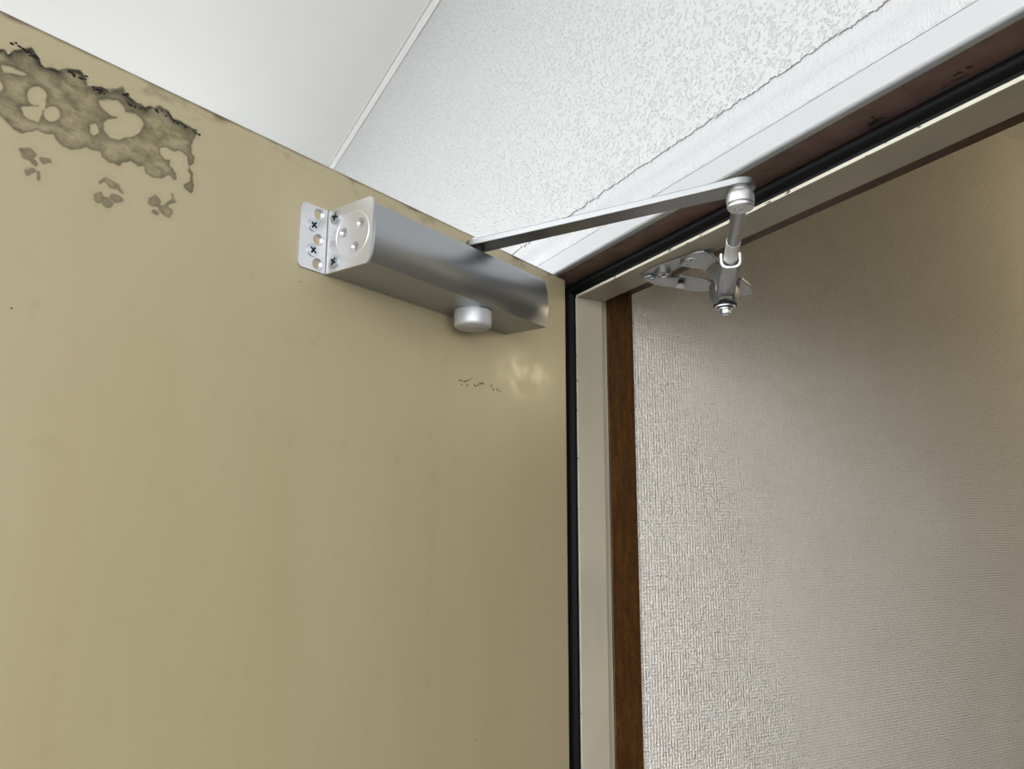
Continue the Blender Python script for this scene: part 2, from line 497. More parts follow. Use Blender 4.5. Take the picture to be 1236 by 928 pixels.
# ------------------------------------------------------------------ structure: wooden lining and entrance hall
lining = empty('trim_2', (0, 0.115, 0)); tag(lining, 'dark brown stained wooden lining inside the steel frame', 'wood trim', kind='structure')
XW = -0.0285
obj('jamb_board', boxes((OX0 - 0.02, XW, YF + 0.0002, YW, 0, ZS + 0.0)), 'wood', lining, bevel=0.0012)
obj('jamb_board', boxes((-XW + 0.8, OX1 + 0.02, YF + 0.0002, YW, 0, ZS + 0.0)), 'wood', lining, bevel=0.0012)
obj('head_board', boxes((OX0 - 0.02, OX1 + 0.02, YF + 0.0002, YW, ZS - 0.0008, ZS + 0.02)), 'wood', lining, bevel=0.0012)
HC = ZS + 0.4945
XP = -0.0335
o = obj('wall_left', boxes((XP - 0.1, XP, YW, 4.2, 0, HC)), 'wallpaper'); tag(o, 'pale woven wallpaper on the hall wall beside the doorway', 'wall', kind='structure')
o = obj('wall_right', boxes((1.12, 1.22, YW, 4.2, 0, HC)), 'hallfar'); tag(o, 'tan hall wall facing the doorway side', 'wall', kind='structure')
o = obj('wall_back', boxes((XP - 0.1, 1.22, 4.2, 4.3, 0, HC)), 'hallfar'); tag(o, 'tan wall at the end of the hall', 'wall', kind='structure')
o = obj('ceiling', boxes((XP - 0.1, 1.22, YW, 4.3, HC, HC + 0.1)), 'wallpaper'); tag(o, 'low papered ceiling of the entrance hall', 'ceiling', kind='structure')

# ------------------------------------------------------------------ door leaf
ANG = math.atan2(DS.y, DS.x)
door = empty('door_1', (0, 0, 0), ANG); tag(door, 'open beige painted steel door with torn sticker residue', 'door', kind='structure')
DH = ZS - 0.003
bm = boxes((-0.0203, 0.83, -0.036, 0.0, 0.012, DH))      # local: s, out, up
obj('door_panel', bm, 'door', door, shift=False, bevel=0.0012)

# sticker residue: a fine skin on the paint carrying how much residue is left where
TOP = [(6640,-276),(6560,-282),(6488,-311),(6433,-307),(6413,-296),(6383,-309),(6351,-268),(6303,-236),(6263,-201),(6236,-236),(6194,-280),(6162,-287),(6118,-273),(6086,-275),(6035,-233),(5960,-204),(5929,-231),(5899,-282),(5858,-271),(5809,-256),(5774,-258),(5717,-220),(5666,-189),(5645,-223),(5588,-245),(5533,-248),(5494,-265),(5450,-224),(5386,-198),(5326,-210),(5282,-251),(5223,-244),(5160,-257),(5089,-246)]
REST = [(5084,-296),(5112,-339),(5117,-403),(5113,-443),(5084,-472),(5086,-524),(5114,-556),(5090,-598),(5074,-653),(5065,-690),(5085,-769),(5127,-754),(5150,-722),(5114,-668),(5108,-625),(5131,-594),(5132,-533),(5150,-489),(5203,-470),(5242,-483),(5281,-493),(5329,-494),(5350,-522),(5343,-559),(5312,-576),(5274,-570),(5270,-609),(5227,-652),(5209,-695),(5231,-717),(5263,-686),(5285,-704),(5326,-746),(5382,-761),(5431,-742),(5463,-696),(5508,-708),(5563,-698),(5597,-722),(5646,-760),(5706,-766),(5751,-747),(5772,-709),(5821,-721),(5864,-711),(5893,-746),(5947,-774),(6010,-774),(6052,-747),(6075,-721),(6122,-742),(6168,-727),(6209,-766),(6257,-793),(6301,-786),(6340,-761),(6385,-731),(6437,-763),(6494,-739),(6543,-662),(6607,-677)]
HOLES = [[(5816,-354),(5760,-314),(5692,-289),(5644,-320),(5632,-353),(5562,-330),(5514,-347),(5492,-386),(5513,-455),(5563,-506),(5614,-538),(5655,-575),(5716,-582),(5763,-546),(5773,-495),(5745,-459),(5687,-427),(5680,-410),(5732,-419),(5795,-392)],[(5855,-550),(5816,-523),(5793,-579),(5823,-620),(5846,-602)],[(6439,-500),(6403,-508),(6390,-536),(6403,-568),(6431,-573)],[(6415,-397),(6353,-378),(6287,-382),(6265,-390),(6306,-412),(6357,-415),(6397,-439)],[(6138,-473),(6141,-504),(6154,-534),(6176,-558),(6202,-570),(6226,-569),(6244,-554),(6252,-529),(6250,-499),(6237,-469),(6215,-445),(6190,-432),(6165,-433),(6147,-448)],[(6050,-561),(6052,-586),(6064,-611),(6082,-630),(6104,-640),(6124,-639),(6140,-627),(6147,-606),(6144,-581),(6133,-557),(6115,-537),(6093,-527),(6073,-528),(6057,-540)],[(6276,-619),(6214,-581),(6153,-558),(6154,-606),(6171,-676),(6218,-680),(6256,-666)],[(6188,-542),(6139,-510),(6143,-574),(6176,-590)]]
SMALL = [[(6154,-900),(6161,-919),(6177,-934),(6199,-943),(6221,-944),(6240,-937),(6252,-923),(6254,-905),(6247,-887),(6231,-872),(6210,-862),(6187,-861),(6168,-868),(6156,-882)],[(6148,-943),(6143,-954),(6142,-965),(6144,-974),(6149,-979),(6156,-978),(6163,-973),(6170,-964),(6175,-953),(6176,-942),(6174,-933),(6169,-928),(6162,-928),(6155,-934)],[(6070,-914),(6076,-925),(6088,-934),(6104,-938),(6120,-936),(6134,-930),(6142,-920),(6143,-908),(6137,-897),(6125,-889),(6109,-885),(6093,-886),(6079,-892),(6071,-902)],[(6148,-1011),(6152,-1025),(6163,-1036),(6178,-1044),(6194,-1047),(6209,-1043),(6218,-1035),(6221,-1023),(6217,-1009),(6206,-998),(6191,-990),(6175,-987),(6160,-990),(6150,-999)],[(6118,-1032),(6119,-1050),(6123,-1065),(6128,-1075),(6135,-1077),(6141,-1070),(6145,-1057),(6147,-1040),(6146,-1022),(6142,-1006),(6136,-997),(6130,-995),(6124,-1001),(6120,-1015)],[(5760,-908),(5721,-876),(5678,-876),(5640,-908),(5640,-945),(5680,-942),(5709,-916),(5750,-928)],[(5715,-1028),(5716,-1050),(5723,-1070),(5735,-1084),(5750,-1089),(5764,-1084),(5774,-1071),(5779,-1052),(5778,-1030),(5771,-1010),(5759,-996),(5745,-991),(5731,-995),(5720,-1009)],[(5661,-1049),(5663,-1065),(5671,-1080),(5684,-1091),(5698,-1096),(5712,-1095),(5722,-1086),(5727,-1073),(5725,-1057),(5717,-1042),(5705,-1031),(5690,-1026),(5676,-1027),(5666,-1036)],[(5572,-1004),(5579,-1015),(5594,-1024),(5615,-1029),(5637,-1030),(5656,-1026),(5669,-1018),(5672,-1007),(5665,-996),(5650,-987),(5629,-982),(5607,-981),(5587,-985),(5575,-993)],[(5584,-953),(5591,-955),(5603,-952),(5619,-944),(5635,-933),(5649,-922),(5656,-912),(5657,-905),(5651,-903),(5638,-906),(5623,-913),(5606,-924),(5593,-936),(5585,-946)],[(5309,-906),(5312,-928),(5324,-949),(5342,-965),(5364,-972),(5383,-970),(5398,-959),(5405,-940),(5402,-918),(5390,-897),(5372,-881),(5351,-874),(5331,-876),(5316,-887)],[(5213,-973),(5224,-990),(5245,-1003),(5271,-1009),(5297,-1007),(5318,-997),(5330,-982),(5331,-965),(5321,-948),(5301,-935),(5275,-929),(5248,-931),(5226,-940),(5214,-955)],[(5211,-865),(5211,-872),(5219,-883),(5231,-896),(5246,-909),(5261,-918),(5272,-921),(5278,-920),(5277,-912),(5270,-901),(5258,-888),(5243,-876),(5228,-867),(5217,-863)],[(5220,-858),(5220,-872),(5221,-883),(5223,-890),(5227,-891),(5230,-886),(5233,-876),(5235,-863),(5236,-850),(5235,-839),(5232,-832),(5229,-830),(5225,-835),(5222,-845)],[(5318,-1015),(5325,-1025),(5335,-1031),(5348,-1034),(5360,-1031),(5369,-1025),(5374,-1015),(5372,-1004),(5366,-995),(5355,-988),(5343,-986),(5331,-988),(5322,-995),(5317,-1004)]]
SPECK = [(6267,-207,13),(6273,-203,9),(5988,-213,19),(5965,-197,13),(5851,-254,16),(5826,-249,13),(5676,-184,16),(5571,-236,13),(5366,-200,13),(5235,-225,9),(5099,-244,13),(6320,-183,6)]
SCUFF = [(1900,-1716),(1851,-1713),(1808,-1708),(1866,-1754),(1768,-1745),(1720,-1666),(1651,-1732),(1566,-1686),(1538,-1697),(1590,-1712),(1369,-1694),(1326,-1723),(1246,-1723),(1190,-1726),(1786,-1698),(1514,-1689)]
DOTS = [(1557,-5367),(4040,-1187),(6187,-1929)]
def arr(L): return np.array(L, float) * 1e-4
def seg_dist(P, L, closed=True):
    d = np.full(len(P), 1e9)
    k = len(L)
    for i in range(k if closed else k - 1):
        a, b = L[i], L[(i + 1) % k]
        ab = b - a
        t = np.clip(((P - a) @ ab) / max(ab @ ab, 1e-12), 0, 1)
        d = np.minimum(d, np.hypot(*(P - a - t[:, None] * ab).T))
    return d
def inside(P, L):
    r = np.zeros(len(P), bool)
    k = len(L)
    for i in range(k):
        (x0, y0), (x1, y1) = L[i], L[(i + 1) % k]
        if y0 == y1: continue
        c = (y0 > P[:, 1]) != (y1 > P[:, 1])
        r ^= c & (P[:, 0] < (x1 - x0) * (P[:, 1] - y0) / (y1 - y0) + x0)
    return r
def sdf(P, L):
    d = seg_dist(P, L)
    return np.where(inside(P, L), -d, d)
step = 0.0007
main = arr(TOP + REST)
allp = np.vstack([main] + [arr(s) for s in SMALL])
s0, s1 = allp[:, 0].min() - 0.006, min(allp[:, 0].max() + 0.006, 0.80)
z0, z1 = allp[:, 1].min() - 0.006, min(allp[:, 1].max() + 0.006, -0.0045)
ns, nz = int((s1 - s0) / step), int((z1 - z0) / step)
S, Zg = np.meshgrid(np.linspace(s0, s1, ns), np.linspace(z0, z1, nz))
P = np.stack([S.ravel(), Zg.ravel()], 1)
rng = np.random.default_rng(3)
# wobble the outlines a little so that edges look torn rather than drawn
def wob(P, f, ph): return np.sin(P[:, 0] * f + ph) * np.sin(P[:, 1] * f * 1.3 + ph * 2)
def wv(P, f, k):
    r = np.random.default_rng(k); o_ = np.zeros(len(P))
    for _ in range(7):
        th_ = r.uniform(0, 6.28); ph = r.uniform(0, 6.28); ff = f * r.uniform(0.6, 1.5)
        o_ += np.sin((P[:, 0] * math.cos(th_) + P[:, 1] * math.sin(th_)) * ff + ph)
    return o_ / 3.0
w = 0.0006 * wv(P, 420, 1) + 0.0004 * wv(P, 1000, 2)
d = sdf(P, main) + w
for h in HOLES: d = np.maximum(d, -(sdf(P, arr(h)) + 0.4 * w))
dt = seg_dist(P, arr(TOP), closed=False)
ds = np.full(len(P), 1e9)
for s in SMALL: ds = np.minimum(ds, sdf(P, arr(s)) + 1.6 * w)
both = np.minimum(d, ds)
def sst(x, a, b):
    t = np.clip((x - a) / (b - a), 0, 1); return t * t * (3 - 2 * t)
res = 1 - sst(both, -0.0006, 0.0006)
res = np.where(ds < d, res * 0.8, res * 0.92)
rim = np.exp(-np.maximum(-both, 0) / 0.0021)
patchy = 0.45 + 0.4 * wv(P, 160, 4) + 0.3 * wv(P, 420, 9)
torn = np.clip(np.exp(-np.maximum(dt, 0) / 0.0055) * (0.45 + 0.8 * patchy), 0, 1) * (d < 0.0012)
torn = np.maximum(torn, 0.95 * (1 - sst(dt, 0.0006, 0.0022)) * sst(wv(P, 300, 7), -0.3, 0.3))
res = np.maximum(res, torn)
keep = both < 0.004
idx = -np.ones(len(P), int)
K = keep.reshape(nz, ns)
cells = K[:-1, :-1] & K[1:, :-1] & K[:-1, 1:] & K[1:, 1:]
cj, ci = np.nonzero(cells)
q = np.stack([cj * ns + ci, cj * ns + ci + 1, (cj + 1) * ns + ci + 1, (cj + 1) * ns + ci], 1)
used = np.unique(q); idx[used] = np.arange(len(used))
me = bpy.data.meshes.new('sticker_residue')
th = 0.00012 + 0.00018 * res[used]
co = np.stack([P[used, 0], th, ZS + P[used, 1]], 1)
me.from_pydata(co.tolist(), [], idx[q][:, ::-1].tolist())
for nm, arrv in (('residue', res), ('rim', rim), ('torn', torn)):
    at = me.attributes.new(nm, 'FLOAT', 'POINT'); at.data.foreach_set('value', arrv[used].astype(np.float32))
me.materials.append(M['residue'])
me.shade_smooth()
o = bpy.data.objects.new('sticker_residue', me); COL.objects.link(o); o.parent = door
o['label'] = 'grey brown lace shaped residue of a torn sticker'
# tiny curled black crumbs along the torn upper border
bm = bmesh.new()
for s, z, r in SPECK:
    s, z = s * 1e-4, z * 1e-4
    for k in range(5):
        a, b = s + random.uniform(-0.006, 0.006), z - 0.003 + random.uniform(-0.0015, 0.0015)
        rr_ = random.uniform(0.0008, 0.0019)
        pts = [(a + rr_ * random.uniform(0.5, 1.4) * math.cos(t), b + 0.7 * rr_ * random.uniform(0.5, 1.2) * math.sin(t)) for t in (0, 1.05, 2.1, 3.14, 4.2, 5.2)]
        c = bm.verts.new((a, 0.0016, ZS + b))
        ring = [bm.verts.new((p, 0.0001, ZS + qz)) for p, qz in pts]
        for i in range(6): bm.faces.new((c, ring[i], ring[(i + 1) % 6]))
o = obj('residue_crumbs', bm, 'grime', door, shift=False); o['kind'] = 'stuff'
bm = bmesh.new()
for s, z in SCUFF + DOTS:
    s, z = s * 1e-4, z * 1e-4
    for k in range(3):
        a, b = s + random.uniform(-0.0022, 0.0022), z + random.uniform(-0.0008, 0.0008)
        rr_ = random.uniform(0.0004, 0.0011)
        if (round(s * 1e4), round(z * 1e4)) in DOTS: a, b, rr_ = s, z, 0.0006
        c = bm.verts.new((a, 0.0004, ZS + b))
        ring = [bm.verts.new((a + 1.4 * rr_ * math.cos(t), 0.00005, ZS + b + rr_ * math.sin(t))) for t in (0, 1.05, 2.1, 3.14, 4.2, 5.2)]
        for i in range(6): bm.faces.new((c, ring[i], ring[(i + 1) % 6]))
o = obj('scuff_marks', bm, 'scuff', door, shift=False); o['kind'] = 'stuff'

# ------------------------------------------------------------------ door closer
B0 = D(0.245, 0.0, -0.105)
closer = empty('door_closer', B0)
tag(closer, 'silver overhead door closer with folding arm, screwed to the beige door', 'door closer')

# cover: extruded profile with a gently bulging front
TOPZ, BOTZ = -0.0495, -0.1052
prof = [(0.0006, TOPZ), (0.0545, TOPZ)] + arc(0.0548, TOPZ - 0.0016, 0.0016, 90, 20, 4)
for i in range(1, 12):
    t = i / 12.0
    prof.append((0.0563 + 0.0042 * math.sin(math.pi * min(t * 1.0, 1)) + 0.0014 * t, TOPZ - 0.0022 + (BOTZ + 0.0012 - TOPZ + 0.0022) * t))
prof += [(0.0577, BOTZ + 0.0004), (0.0568, BOTZ), (0.0006, BOTZ)]
bm = bmesh.new()
prism(bm, prof, lambda o_, z: D(0.1115, o_, z), lambda o_, z: D(0.3765, o_, z))
cover = obj('cover', bm, 'silver', closer, ang=25)

# end brackets: L-shaped steel plates
def screw_mesh(r, name):
    """flat head with a real cross recess; head rim meets the cross outline sector by sector"""
    bm = bmesh.new()
    w_, l_, H, dp = r * 0.17, r * 0.62, r * 0.22, r * 0.20
    cross, rim = [], []
    for q in range(4):
        a = q * math.pi / 2
        R2 = Matrix.Rotation(a, 2)
        for p in ((w_, w_), (l_, w_), (l_, -w_)):
            v = R2 @ Vector(p) if p != (w_, w_) else R2 @ Vector((w_, w_))
            cross.append((v.x, v.y))
    cross.sort(key=lambda p: math.atan2(p[1], p[0]))
    for p in cross:
        a = math.atan2(p[1], p[0]); rim.append((r * math.cos(a), r * math.sin(a)))
    full = []                                   # rim with extra points between the sector corners
    k = len(cross)
    top = [bm.verts.new((x, y, H)) for x, y in cross]
    bot = [bm.verts.new((x * 0.85, y * 0.85, H - dp)) for x, y in cross]
    edge, low = [], []
    for i in range(k):
        a0 = math.atan2(rim[i][1], rim[i][0]); a1 = math.atan2(rim[(i + 1) % k][1], rim[(i + 1) % k][0])
        if a1 <= a0: a1 += 2 * math.pi
        seg = [a0 + (a1 - a0) * t / 3 for t in range(3)]
        edge.append([bm.verts.new((r * math.cos(a), r * math.sin(a), H)) for a in seg])
        low.append([bm.verts.new((r * math.cos(a), r * math.sin(a), 0)) for a in seg])
    dk = []
    for i in range(k):
        j = (i + 1) % k
        bm.faces.new([top[i]] + edge[i] + [edge[j][0], top[j]])
        ev, lv = edge[i] + [edge[j][0]], low[i] + [low[j][0]]
        for a in range(3): bm.faces.new((ev[a], lv[a], lv[a + 1], ev[a + 1]))
        dk.append(bm.faces.new((top[i], top[j], bot[j], bot[i])))
    dk.append(bm.faces.new(bot))
    bmesh.ops.triangulate(bm, faces=[f for f in bm.faces if len(f.verts) > 6 and f not in dk])
    for f in dk: f.material_index = 1  # cross recess coloured near-black, its inner shade put into the material
    finish(bm)
    me = bpy.data.meshes.new(name); bm.to_mesh(me); bm.free()
    me.materials.append(M['zinc']); me.materials.append(M['dark'])
    return me
SCREW = screw_mesh(0.0066, 'screw')
def put(name, me, pos, normal, parent, spin=0.0, scale=1.0):
    o = bpy.data.objects.new(name, me); COL.objects.link(o); o.parent = parent
    p = parent
    while p.parent is not None: p = p.parent
    q = Vector(normal).to_track_quat('Z', 'Y')
    o.matrix_local = p.matrix_world.inverted() @ Matrix.Translation(pos) @ q.to_matrix().to_4x4() @ Matrix.Rotation(spin, 4, 'Z') @ Matrix.Scale(scale, 4)
    return o
PT, PB = -0.0462, -0.1056
SE = 0.3768
def bracket(se, sg, detail):
    bm = bmesh.new()
    # flange on the door
    ol = rrect(0.0, 0.0292, PB, PT, (0, 0.005, 0.007, 0), 5)
    def cs(c, rf, rb, th, shift=0.0): return (circ(c[0], c[1], rf, 24), circ(c[0], c[1], rb, 24), th, False)
    hl = [cs((0.0093, -0.0532), 0.0054, 0.0036, 0.0022), cs((0.0089, -0.0767), 0.0054, 0.0036, 0.0022), cs((0.0086, -0.0988), 0.0054, 0.0036, 0.0022)]
    plate(bm, ol, hl, lambda u, v, w: D(se + sg * (u + 0.0029), w, v), 0.0022)
    # plate across the end of the body
    el = rrect(0.0, 0.0585, PB, PT, (0, 0.0055, 0.0035, 0), 5)
    c0 = (0.0355, -0.0757)
    he = [cs((0.0240, -0.0722), 0.0046, 0.0030, 0.0022), cs((0.0452, -0.0680), 0.0046, 0.0030, 0.0022), cs((0.0395, -0.0879), 0.0046, 0.0030, 0.0022)]
    plate(bm, el, he, lambda u, v, w: D(se + sg * w, u, v), 0.0022)
    br = obj('end_bracket', bm, 'steel', closer, ang=30)
    br['label'] = 'brushed steel L-shaped end bracket'
    for (u, v) in ((0.0150, -0.0649), (0.0145, -0.0878)):
        put('screw', SCREW, D(se + sg * (u + 0.0029), 0.0021, v), DN, br, 0.5 + u * 30, 0.88)
    for (u, v) in ((0.0128, -0.0546), (0.0134, -0.0962)):
        put('screw', SCREW, D(se + sg * 0.0021, u, v), DS * sg, br, 0.25 + v * 9, 0.92)
    if detail:
        # pressed circle round the three holes: a fine raised ring
        bm = bmesh.new()
        R = 0.0205
        k = 64
        rings = []
        for rr_, h in ((R - 0.0005, 0.0), (R, 0.00055), (R + 0.0005, 0.0)):
            rings.append([bm.verts.new(D(se + sg * (0.0022 + h), c0[0] + rr_ * math.cos(2 * math.pi * i / k), c0[1] + rr_ * math.sin(2 * math.pi * i / k))) for i in range(k)])
        for A, B in zip(rings, rings[1:]):
            for i in range(k): bm.faces.new((A[i], A[(i + 1) % k], B[(i + 1) % k], B[i]))
        obj('pressed_ring', bm, 'alu', br)
        # small stamped marks beside the screws
        bm = bmesh.new()
        for (u, v, a_) in ((0.0068, -0.0705, 0.6), (0.0092, -0.0708, -0.6), (0.0068, -0.0748, 0.6), (0.0090, -0.0752, -0.6), (0.0070, -0.0815, 0.5), (0.0088, -0.0832, 0.5), (0.0098, -0.0822, -0.5)):
            ca, sa = math.cos(a_), math.sin(a_)
            P4 = [(-0.0012, -0.0003), (0.0012, -0.0003), (0.0012, 0.0003), (-0.0012, 0.0003)]
            L = [(u + p * ca - q_ * sa, v + p * sa + q_ * ca) for p, q_ in P4]
            prism(bm, L, lambda x_, y_: D(se + sg * 0.0021, x_, y_), lambda x_, y_: D(se + sg * 0.0024, x_, y_))
        obj('stamped_mark', bm, 'alu', br)
    return br
bracket(SE, 1, True)
# body behind the end-plate holes is the cover itself; valve cap under the body
bm = bmesh.new()
cp = D(0.2109, 0.0335, BOTZ)
lathe(bm, [(0.0, 0.001), (0.0176, 0.001), (0.0192, 0.0), (0.0194, -0.001), (0.0194, -0.0150), (0.0188, -0.0170), (0.0174, -0.0182), (0.0, -0.0186)], cp, k=56)
obj('adjusting_cap', bm, 'cap', closer, ang=50)
bm = bmesh.new()
lathe(bm, [(0.0, 0.0006), (0.0208, 0.0006), (0.0208, -0.0008), (0.0, -0.0008)], cp, k=48)
obj('cap_collar', bm, 'silver', closer)

# spindle and main arm
SP = Vector((0.1215, -0.169, 0)); EL = Vector((0.3588, -0.0282, 0))
ZA, TA = -0.0362, 0.0066
bm = bmesh.new()
lathe(bm, [(0.0, 0.0), (0.0115, 0.0), (0.0115, 0.003), (0.0072, 0.0034), (0.0072, 0.0135), (0.0, 0.0135)], SP + Vector((0, 0, ZS + TOPZ - 0.0002)), k=28)
obj('spindle', bm, 'dark', closer)
ad = (EL - SP).normalized(); an = Vector((-ad.y, ad.x, 0)); AL = (EL - SP).length
half = lambda t: 0.0116 + 0.0012 * abs(2 * t - 1) ** 3
pl = []
for i in range(17):
    a_ = math.radians(90 + 180 * i / 16); pl.append((0.0128 * math.cos(a_), 0.0128 * math.sin(a_)))
for i in range(1, 24):
    t = i / 24; pl.append((AL * t, -half(t)))
for i in range(17):
    a_ = math.radians(-90 + 180 * i / 16); pl.append((AL + 0.0132 * math.cos(a_), 0.0132 * math.sin(a_)))
for i in range(1, 24):
    t = 1 - i / 24; pl.append((AL * t, half(t)))
bm = bmesh.new()
f0 = lambda dz: (lambda u, v: SP + ad * u + an * v + Vector((0, 0, ZS + ZA + dz)))
prism(bm, pl, f0(0), f0(TA))
arm = obj('main_arm', bm, 'armsteel', closer, bevel=0.0007, ang=40)
arm['label'] = 'flat grey steel main arm'
bm = bmesh.new()
lathe(bm, [(0.0, 0.0), (0.0085, 0.0), (0.0085, 0.0025), (0.0065, 0.0036), (0.0, 0.0038)], SP + Vector((0, 0, ZS + ZA + TA)), k=28)
obj('arm_nut', bm, 'zinc', closer)

# elbow joint under the arm end
bm = bmesh.new()
ep = EL + Vector((0, 0, ZS + ZA))
lathe(bm, [(0.0, 0.001), (0.0098, 0.001), (0.0100, -0.0006), (0.0086, -0.0010), (0.0086, -0.0022), (0.0104, -0.0024), (0.0108, -0.0036), (0.0114, -0.0046), (0.0118, -0.0064), (0.0118, -0.0128), (0.0112, -0.0136), (0.0096, -0.0138), (0.0096, -0.0149), (0.0114, -0.0151), (0.0113, -0.0166), (0.0104, -0.0178), (0.0060, -0.0180), (0.0058, -0.0172), (0.0050, -0.0172), (0.0048, -0.0180), (0.0, -0.0180)], ep, k=48)
elbow = obj('elbow_joint', bm, 'steel', closer, ang=28)
bm = bmesh.new()
for (u, a_) in ((-0.0016, 0.9), (0.0, 1.57), (0.0016, 0.6)):
    L = [(-0.0012, -0.00025), (0.0012, -0.00025), (0.0012, 0.00025), (-0.0012, 0.00025)]
    ca, sa = math.cos(a_), math.sin(a_)
    L = [(u + p * ca - q_ * sa, p * sa + q_ * ca) for p, q_ in L]
    prism(bm, L, lambda x_, y_: ep + ad * x_ + an * y_ + Vector((0, 0, -0.0179)), lambda x_, y_: ep + ad * x_ + an * y_ + Vector((0, 0, -0.0182)))
obj('stamped_mark', bm, 'dark', elbow)

# link rod to the soffit bracket
PV = Vector((0.152, 0.1435, 0))
rd = (PV - EL).normalized(); rn = Vector((-rd.y, rd.x, 0)); RL = (PV - EL).length
ZR = -0.0470
def R(t, v, z): return EL + rd * t + rn * v + Vector((0, 0, ZS + z))
bm = bmesh.new()
lathe(bm, [(0.0, 0.004), (0.0064, 0.004), (0.0066, 0.005), (0.0066, 0.098), (0.0, 0.098)], R(0, 0, ZR), rd, 28)
obj('link_rod', bm, 'silver', closer, ang=40)
bm = bmesh.new()
lathe(bm, [(0.0060, 0.094), (0.0070, 0.0945), (0.0070, 0.19), (0.0, 0.19)], R(0, 0, ZR), rd, 28)
obj('rod_sleeve', bm, 'alu', closer, ang=40)
# clamp: U-shaped channel holding the rod, with a flared boss over the pivot bolt
T0, T1 = 0.1475, RL - 0.022
def uchan(t):
    out = [(-0.0106, 0.0060), (-0.0106, -0.0028)] + arc(-0.0034, -0.0030, 0.0072, 180, 270, 7) + arc(0.0034, -0.0030, 0.0072, 270, 360, 7) + [(0.0106, 0.0060)]
    inn = [(0.0082, 0.0060)] + [(0.0082, -0.0020)] + arc(0.0024, -0.0022, 0.0058, 360, 270, 7) + arc(-0.0024, -0.0022, 0.0058, 270, 180, 7) + [(-0.0082, 0.0060)]
    return out + inn
pts = uchan(0)
bm = bmesh.new()
prism(bm, pts, lambda v, z: R(T0, v, ZR + z), lambda v, z: R(T1, v, ZR + z))
clamp = obj('rod_clamp', bm, 'silver', closer, ang=40)
bm = bmesh.new()
# cut edge of the channel mouth, the light it catches put into paler metal
prism(bm, pts, lambda v, z: R(T0 - 0.0011, v * 1.01, ZR + z * 1.01), lambda v, z: R(T0, v * 1.01, ZR + z * 1.01))
obj('clamp_mouth', bm, 'alu', clamp, ang=40)
bm = bmesh.new()
secs = [(T1 - 0.001, 0.0112, 0.0095, -0.0102), (T1 + 0.004, 0.0125, 0.0095, -0.0116), (RL - 0.008, 0.0170, 0.0095, -0.0158), (RL + 0.006, 0.0178, 0.0095, -0.0165), (RL + 0.014, 0.0150, 0.0095, -0.0160), (RL + 0.018, 0.0090, 0.0095, -0.0150)]
rings = []
for t, hw, zt, zb in secs:
    ch = hw * 0.32
    loop = [(-hw, zt), (-hw, zb * 0.35), (-hw + ch, zb), (hw - ch, zb), (hw, zb * 0.35), (hw, zt)]
    rings.append([bm.verts.new(R(t, v, ZR + z)) for v, z in loop])
for A, B in zip(rings, rings[1:]):
    for i in range(6): bm.faces.new((A[i], A[(i + 1) % 6], B[(i + 1) % 6], B[i]))
bm.faces.new(rings[0][::-1]); bm.faces.new(rings[-1])
obj('pivot_boss', bm, 'silver', clamp, bevel=0.0012, ang=30)
# pivot bolt: dark ring, washer, spring washer, hex head
pb = R(RL, 0, ZR - 0.0163)
bm = bmesh.new(); lathe(bm, [(0.0, 0.002), (0.0135, 0.002), (0.0135, -0.0006), (0.0, -0.0006)], pb, k=36); obj('seal_ring', bm, 'dark', clamp)
bm = bmesh.new(); lathe(bm, [(0.0, 0.0), (0.0122, -0.0004), (0.0122, -0.0022), (0.0, -0.0022)], pb, k=36); obj('washer', bm, 'steel', clamp)
bm = bmesh.new(); lathe(bm, [(0.0, -0.002), (0.0094, -0.002), (0.0094, -0.0034), (0.0, -0.0034)], pb, k=36); obj('spring_washer', bm, 'dark', clamp)
bm = bmesh.new(); lathe(bm, [(0.0, -0.0034), (0.0086, -0.0034), (0.0086, -0.0048), (0.0, -0.0048)], pb, k=36); obj('washer', bm, 'steel', clamp)
bm = bmesh.new(); lathe(bm, [(0.0, -0.0048), (0.0062, -0.0048), (0.0062, -0.0098), (0.0052, -0.0106), (0.0, -0.0106)], pb, k=6); obj('pivot_bolt', bm, 'zinc', clamp)

# soffit bracket: base plate and two bent arms meeting above the pivot
ZB = ZSTOP
bm = bmesh.new()
L = [(0.0955, 0.0610), (0.1280, 0.0562), (0.1763, 0.0640), (0.2005, 0.0672), (0.2030, 0.0745), (0.1960, 0.0835), (0.1540, 0.0866), (0.1000, 0.0866), (0.0900, 0.0800)]
prism(bm, L, lambda x_, y_: V(x_, y_, ZB), lambda x_, y_: V(x_, y_, ZB - 0.0016))
sb = obj('soffit_bracket', bm, 'silver', closer, bevel=0.0004)
sb['label'] = 'pressed steel bracket under the frame'
def bent(name, top, th=0.0032, fl=None):
    """a sheet piece from a 3D outline, thickened upwards"""
    bm = bmesh.new()
    a = [bm.verts.new(V(x_, y_, z_)) for x_, y_, z_ in top]
    f = bm.faces.new(a)
    bmesh.ops.triangulate(bm, faces=[f])
    r = bmesh.ops.extrude_face_region(bm, geom=bm.faces[:])
    for v in r['geom']:
        if isinstance(v, bmesh.types.BMVert): v.co.z += th
    return obj(name, bm, 'silver', sb, bevel=0.0009, ang=20)
bent('bracket_arm', [(0.0915, 0.0690, -0.0250), (0.0835, 0.0930, -0.0255), (0.0935, 0.1180, -0.0290), (0.1040, 0.1360, -0.0335), (0.1270, 0.1480, -0.0375),
                     (0.1480, 0.1620, -0.0378), (0.1640, 0.1480, -0.0378), (0.1520, 0.1190, -0.0375), (0.1400, 0.1060, -0.0320), (0.1330, 0.0920, -0.0285), (0.1215, 0.0960, -0.0270),
                     (0.1130, 0.0930, -0.0255), (0.1120, 0.0830, -0.0250), (0.1060, 0.0680, -0.0250), (0.0985, 0.0645, -0.0250)])
